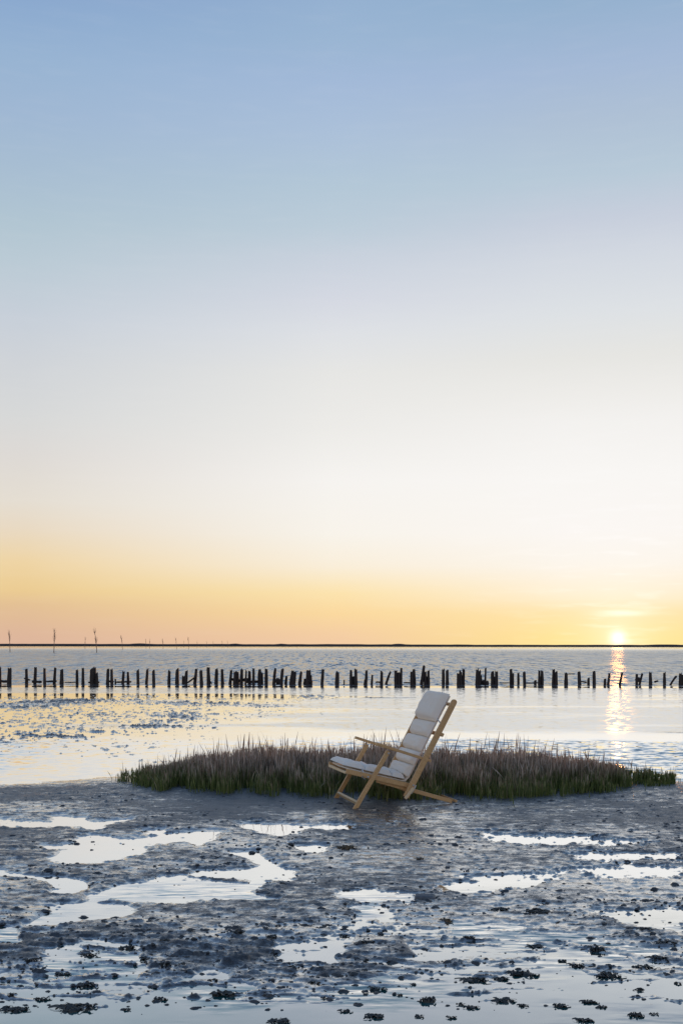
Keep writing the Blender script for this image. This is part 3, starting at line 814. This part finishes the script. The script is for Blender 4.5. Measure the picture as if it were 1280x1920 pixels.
def pad(name, p, q, thick, y0, y1, parent, seed, sharp=3.0, ridge=.0, off=0.0):
    """a stuffed cushion segment whose base line runs from p to q in the side plane"""
    p = Vector((p[0], p[1])); q = Vector((q[0], q[1])); L_ = (q - p).length
    nu, nv = 22, 30
    V = []; F = []
    r_ = random.Random(seed); ox, oy = r_.random() * 50, r_.random() * 50
    U, VV = np.meshgrid(np.linspace(-1, 1, nu), np.linspace(-1, 1, nv), indexing='ij')
    full = ((1 - np.abs(U) ** sharp) * (1 - np.abs(VV) ** 7)).clip(0, 1) ** .5
    wr = fbm(U * 2 + ox, VV * 3 + oy, 4, .6) * .010 * full
    pk = fbm(U * 1.2 + oy, VV * 12 + ox, 3, .6) * .004 * np.abs(U) ** 2 * full
    zt = thick * (.10 + .90 * full) + wr + pk
    zb = thick * (.10 - .22 * full * .5)
    ed = (1 - .03 * np.abs(VV) ** 2)
    for Zs, flip in ((zt, 0), (zb, 1)):
        b0 = len(V)
        for a in range(nu):
            for b in range(nv):
                V.append(((U[a, b] * .5 + .5) * L_, y0 + (VV[a, b] * .5 + .5) * (y1 - y0), Zs[a, b] if 0 else Zs[a][b]))
        for a in range(nu - 1):
            for b in range(nv - 1):
                i0 = b0 + a * nv + b
                f = (i0, i0 + nv, i0 + nv + 1, i0 + 1)
                F.append(f if not flip else f[::-1])
    m0 = nu * nv
    ring = [a * nv for a in range(nu)] + [(nu - 1) * nv + b for b in range(1, nv)] + [a * nv + nv - 1 for a in range(nu - 2, -1, -1)] + [b for b in range(nv - 2, 0, -1)]
    for k in range(len(ring)):
        a, b = ring[k], ring[(k + 1) % len(ring)]
        F.append((a, b, b + m0, a + m0)[::-1])
    o = mesh(name, V, F, M_cloth, parent)
    o.location = (p.x, 0, p.y); o.rotation_euler = (0, -math.atan2(q.y - p.y, q.x - p.x), 0)
    return o


def along(z, d):   # point on the back line at height z, moved d forward of it
    f = (z - BR0[1]) / (BR1[1] - BR0[1]); x = BR0[0] + f * (BR1[0] - BR0[0])
    a = math.atan2(BR1[1] - BR0[1], BR1[0] - BR0[0])
    return (x - math.sin(a) * d, z + math.cos(a) * d)


Y0, Y1 = .080, CW - .080
# canvas sling the pad rests on
sl = []
Vs = []; Fs = []
pr = [along(.93, .012), along(.6, .012), along(.24, .012), (.47, .205), (-.06, .335)]
for (a, z) in pr:
    for yy in (Y0 + .01, (Y0 + Y1) / 2, Y1 - .01): Vs.append((a, yy, z - (.006 if yy == (Y0 + Y1) / 2 else 0)))
for k in range(len(pr) - 1):
    for j in range(2): Fs.append((k * 3 + j, k * 3 + j + 1, k * 3 + 4 + j, k * 3 + 3 + j))
cush = mesh('cushion', Vs, Fs, M_cloth, chair)
sd = cush.modifiers.new('thickness', 'SOLIDIFY'); sd.thickness = .008; sd.offset = 0
zs = [.945, .700, .570, .445, .330, .225]
for k in range(5):
    hd = k == 0
    z1, z0_ = zs[k], zs[k + 1]
    e = .004
    P0, P1 = along(z0_ + e, .018), along(z1 - e, .018)
    pad('head_pillow' if hd else 'cushion_segment', P1, P0, -(.088 if hd else .062), Y0 - (.004 if hd else 0), Y1 + (.004 if hd else 0), cush, 40 + k, 9.0 if hd else 4.5)
sp = [(.465, .222), (.345, .250), (.225, .280), (.105, .310), (-.085, .358)]
for k in range(4):
    pad('cushion_segment', sp[k + 1], sp[k], .052, Y0, Y1, cush, 60 + k, 3.4)


def strap(name, pts, y, w=.022, parent=None, m=M_strap):
    V = []; F = []
    for (a, z, dy) in pts:
        V += [(a, y + dy - .001, z - w / 2), (a, y + dy - .001, z + w / 2), (a, y + dy + .001, z + w / 2), (a, y + dy + .001, z - w / 2)]
    for k in range(len(pts) - 1):
        for j in range(4): F.append((k * 4 + j, k * 4 + (j + 1) % 4, k * 4 + 4 + (j + 1) % 4, k * 4 + 4 + j))
    F += [(0, 3, 2, 1), (len(V) - 4, len(V) - 3, len(V) - 2, len(V) - 1)]
    return mesh(name, V, F, m, parent, smooth=False)


for yy, dy in ((Y0, -1), (Y1, 1)):
    V, F = [], []
    tube(V, F, [(along(.73, .03)[0], yy, .74), (along(.70, .0)[0], yy + dy * .05, .71), (along(.67, -.03)[0], yy + dy * .085, .685), (along(.64, -.01)[0], yy + dy * .094, .66)], [.006] * 4, 6)
    mesh('tie', V, F, M_strap, cush)
    V, F = [], []
    tube(V, F, [(.08, yy, .322), (.075, yy + dy * .055, .30), (.06, yy + dy * .070, .265), (.085, yy + dy * .072, .245)], [.007] * 4, 6)
    mesh('tie', V, F, M_strap, cush)
    V, F = [], []
    tube(V, F, [(.525, yy + dy * .118, .185), (.505, yy + dy * .120, .150), (.480, yy + dy * .120, .112)], [.005] * 3, 6)
    mesh('tie', V, F, M_strap, cush)

# ------------------------------------------------------------------ seaweed clumps lying on the near flats
def weed(px, py, wpx, hpx, label, m=M_weed, group='dark seaweed clumps on the near mud'):
    x, y = ground(px, py); s = y / FPX; r_ = random.Random(int(px * 7 + py))
    w = wpx * s * .88; h = max(.008, hpx * s * .40)
    z = float(mud_height(np.array([x]), np.array([y]))[0])
    V = []; F = []
    nb = max(4, int(wpx / 4))
    for b in range(nb):
        u_ = r_.uniform(-.42, .42); bx = u_ * w; by = r_.uniform(-.18, .18) * w * 1.3
        rr = w * r_.uniform(.05, .17) * (1.15 - abs(u_)); hh = h * r_.uniform(.45, 1.0) * (1.1 - abs(u_) * 1.3)
        b0 = len(V); na, nl = 9, 4
        for l in range(nl):
            ph = l / nl * math.pi / 2
            for a in range(na):
                q = 2 * math.pi * a / na; k = r_.uniform(.65, 1.3)
                V.append((bx + rr * math.cos(ph) * math.cos(q) * k * 1.25, by + rr * math.cos(ph) * math.sin(q) * k, -.012 + (hh + .012) * math.sin(ph) * r_.uniform(.8, 1.2)))
        V.append((bx, by, hh * r_.uniform(.9, 1.25)))
        for l in range(nl - 1):
            for a in range(na): F.append((b0 + l * na + a, b0 + l * na + (a + 1) % na, b0 + (l + 1) * na + (a + 1) % na, b0 + (l + 1) * na + a))
        for a in range(na): F.append((b0 + (nl - 1) * na + a, b0 + (nl - 1) * na + (a + 1) % na, len(V) - 1))
    for f in range(int(5 + wpx * .7)):       # fronds
        a = r_.uniform(0, 6.28); bx = r_.uniform(-.4, .4) * w; by = r_.uniform(-.2, .2) * w; ln_ = w * r_.uniform(.08, .24); up = h * r_.uniform(-.1, .55)
        dx, dy = math.cos(a) * ln_ * 1.6, math.sin(a) * ln_; wv = r_.uniform(.003, .007)
        b0 = len(V)
        for t in (0, .5, 1):
            zz = h * .4 * (1 - t) + up * math.sin(t * 2.6) + .002
            ww = wv * (1 - t * .7)
            V += [(bx + dx * t - dy / ln_ * ww, by + dy * t + dx / ln_ * ww, zz), (bx + dx * t + dy / ln_ * ww, by + dy * t - dx / ln_ * ww, zz + .003)]
        F += [(b0, b0 + 1, b0 + 3, b0 + 2), (b0 + 2, b0 + 3, b0 + 5, b0 + 4)]
    o = mesh('seaweed_clump', V, F, m, loc=(x, y, max(z, 0) - .002))
    return tag(o, label, 'seaweed', group)


WD = [(170, 1792, 40, 12), (240, 1780, 36, 12), (165, 1850, 44, 18), (142, 1892, 78, 22), (30, 1895, 60, 14), (80, 1875, 32, 12), (22, 1870, 22, 8), (310, 1770, 30, 9),
      (275, 1800, 26, 10), (310, 1817, 26, 10), (400, 1840, 22, 7), (420, 1867, 54, 18), (300, 1875, 32, 12), (527, 1916, 46, 14), (607, 1872, 12, 5), (240, 1895, 16, 6),
      (450, 1757, 30, 8), (510, 1762, 28, 10), (345, 1815, 12, 7), (707, 1856, 34, 15), (802, 1877, 40, 22), (705, 1907, 46, 16), (775, 1847, 17, 7), (750, 1867, 13, 5),
      (885, 1890, 30, 12), (865, 1884, 18, 8), (945, 1877, 46, 10), (982, 1886, 22, 7), (1050, 1887, 33, 12), (1105, 1879, 38, 8), (1130, 1889, 24, 8), (1192, 1904, 34, 18),
      (1227, 1902, 16, 7), (1097, 1914, 38, 12), (1200, 1856, 22, 16), (1270, 1844, 16, 8), (1140, 1830, 54, 18), (890, 1838, 60, 12), (937, 1836, 34, 10), (980, 1827, 60, 18),
      (1055, 1802, 20, 8), (1085, 1812, 36, 10), (1205, 1814, 46, 14), (1235, 1800, 42, 10), (1120, 1782, 36, 20), (687, 1805, 17, 12), (787, 1907, 20, 7), (847, 1909, 20, 7),
      (1247, 1770, 42, 12), (1210, 1743, 30, 10), (1010, 1712, 62, 16), (940, 1707, 50, 10), (647, 1756, 20, 10), (647, 1897, 24, 10), (880, 1762, 30, 10), (1005, 1775, 40, 10),
      (690, 1772, 30, 8), (60, 1805, 30, 9), (120, 1828, 36, 10), (550, 1815, 34, 8), (590, 1845, 22, 6), (515, 1790, 18, 8)]
BANDS = [(1898, 'the bottom edge'), (1866, 'the second band up from the bottom edge'), (1834, 'the third band up, in shallow water'), (1795, 'the upper shallow water, below the pools'), (0, 'the mud just below the larger pools')]
rows = {}
for q in WD: rows.setdefault(next(t for y, t in BANDS if q[1] >= y), []).append(q)
for band, qs in rows.items():
    qs.sort()
    for k, (px, py, w, h) in enumerate(qs):
        sz = 'broad' if w >= 44 else 'tiny' if w <= 17 else 'tall' if h / w > .42 else 'small' if w < 28 else 'ragged'
        half = len(qs) // 2
        if k < half: pos = 'leftmost' if k == 0 else ORD[k] + ' from the left'
        else: pos = 'rightmost' if k == len(qs) - 1 else ORD[len(qs) - 1 - k] + ' from the right'
        weed(px, py, w, h, '%s dark clump, %s along %s' % (sz, pos, band))
weed(650, 1594, 42, 17, 'brown seaweed clump sitting in the small pool below the chair', M_weed2, None)
weed(787, 1613, 22, 7, 'small olive weed scrap right of the brown clump below the chair', M_weed2, None)
weed(838, 1728, 28, 8, 'brownish weed scrap on the mud right of centre', M_weed2, None)

# small casts, shells and crumbs of mud strewn about
r2 = np.random.default_rng(5)
V = []; F = []
cnt = 0
while cnt < 3000:
    py = r2.uniform(1490, 1905); px = r2.uniform(-60, 1340)
    x, y = ground(px, py)
    d = float(fbm(np.array([x * 1.7]), np.array([y * 1.7]), 3, seed=31)[0])
    if r2.random() > .42 + d * 1.4: cnt += .12; continue
    if float(mud_height(np.array([x]), np.array([y]))[0]) < .001 and r2.random() > .12: cnt += .12; continue
    cnt += 1
    s = (abs(r2.normal(0, .004)) + .0025) * (y / 9) ** .5
    if r2.random() < .06: s *= 2
    V.append((x, y, s))
P = np.array(V); zz = mud_height(P[:, 0], P[:, 1])
V = []; F = []
for (x, y, s), z in zip(P, zz):
    z = max(z, 0); b0 = len(V)
    for a in range(6):
        q = a * math.pi / 3 + r2.random(); k = s * r2.uniform(.8, 1.6)
        V.append((x + math.cos(q) * k * 2.0, y + math.sin(q) * k * 1.5, z - .003))
    for a in range(6):
        q = a * math.pi / 3 + r2.random() * .5; k = s * r2.uniform(.4, .9)
        V.append((x + math.cos(q) * k * 1.6, y + math.sin(q) * k, z + s * r2.uniform(.3, .8)))
    V.append((x, y, z + s * .7))
    for a in range(6):
        c = (a + 1) % 6
        F += [(b0 + a, b0 + c, b0 + 6 + c, b0 + 6 + a), (b0 + 6 + a, b0 + 6 + c, b0 + 12)]
tag(mesh('mud_crumbs', V, F, M_crumb, smooth=False), 'scattered worm casts, shells and crumbs on the wet mud', 'debris', kind='stuff')

# flat grey stone block in the right pool
x, y = ground(797, 1686)
V = [(a * .62, b * .7, c * .7) for a, b, c in [(-.10, -.05, -.02), (.09, -.06, -.02), (.11, .05, -.02), (-.09, .06, -.02), (-.09, -.04, .035), (.085, -.05, .03), (.09, .04, .04), (-.085, .05, .04)]]
st = mesh('stone_block', V, [(3, 2, 1, 0), (4, 5, 6, 7), (0, 1, 5, 4), (1, 2, 6, 5), (2, 3, 7, 6), (3, 0, 4, 7)], M_stone, loc=(x, y, 0), smooth=False)
bv = st.modifiers.new('bevel', 'BEVEL'); bv.width = .012; bv.segments = 2
tag(st, 'flat grey squarish stone in the pool right of centre', 'stone')
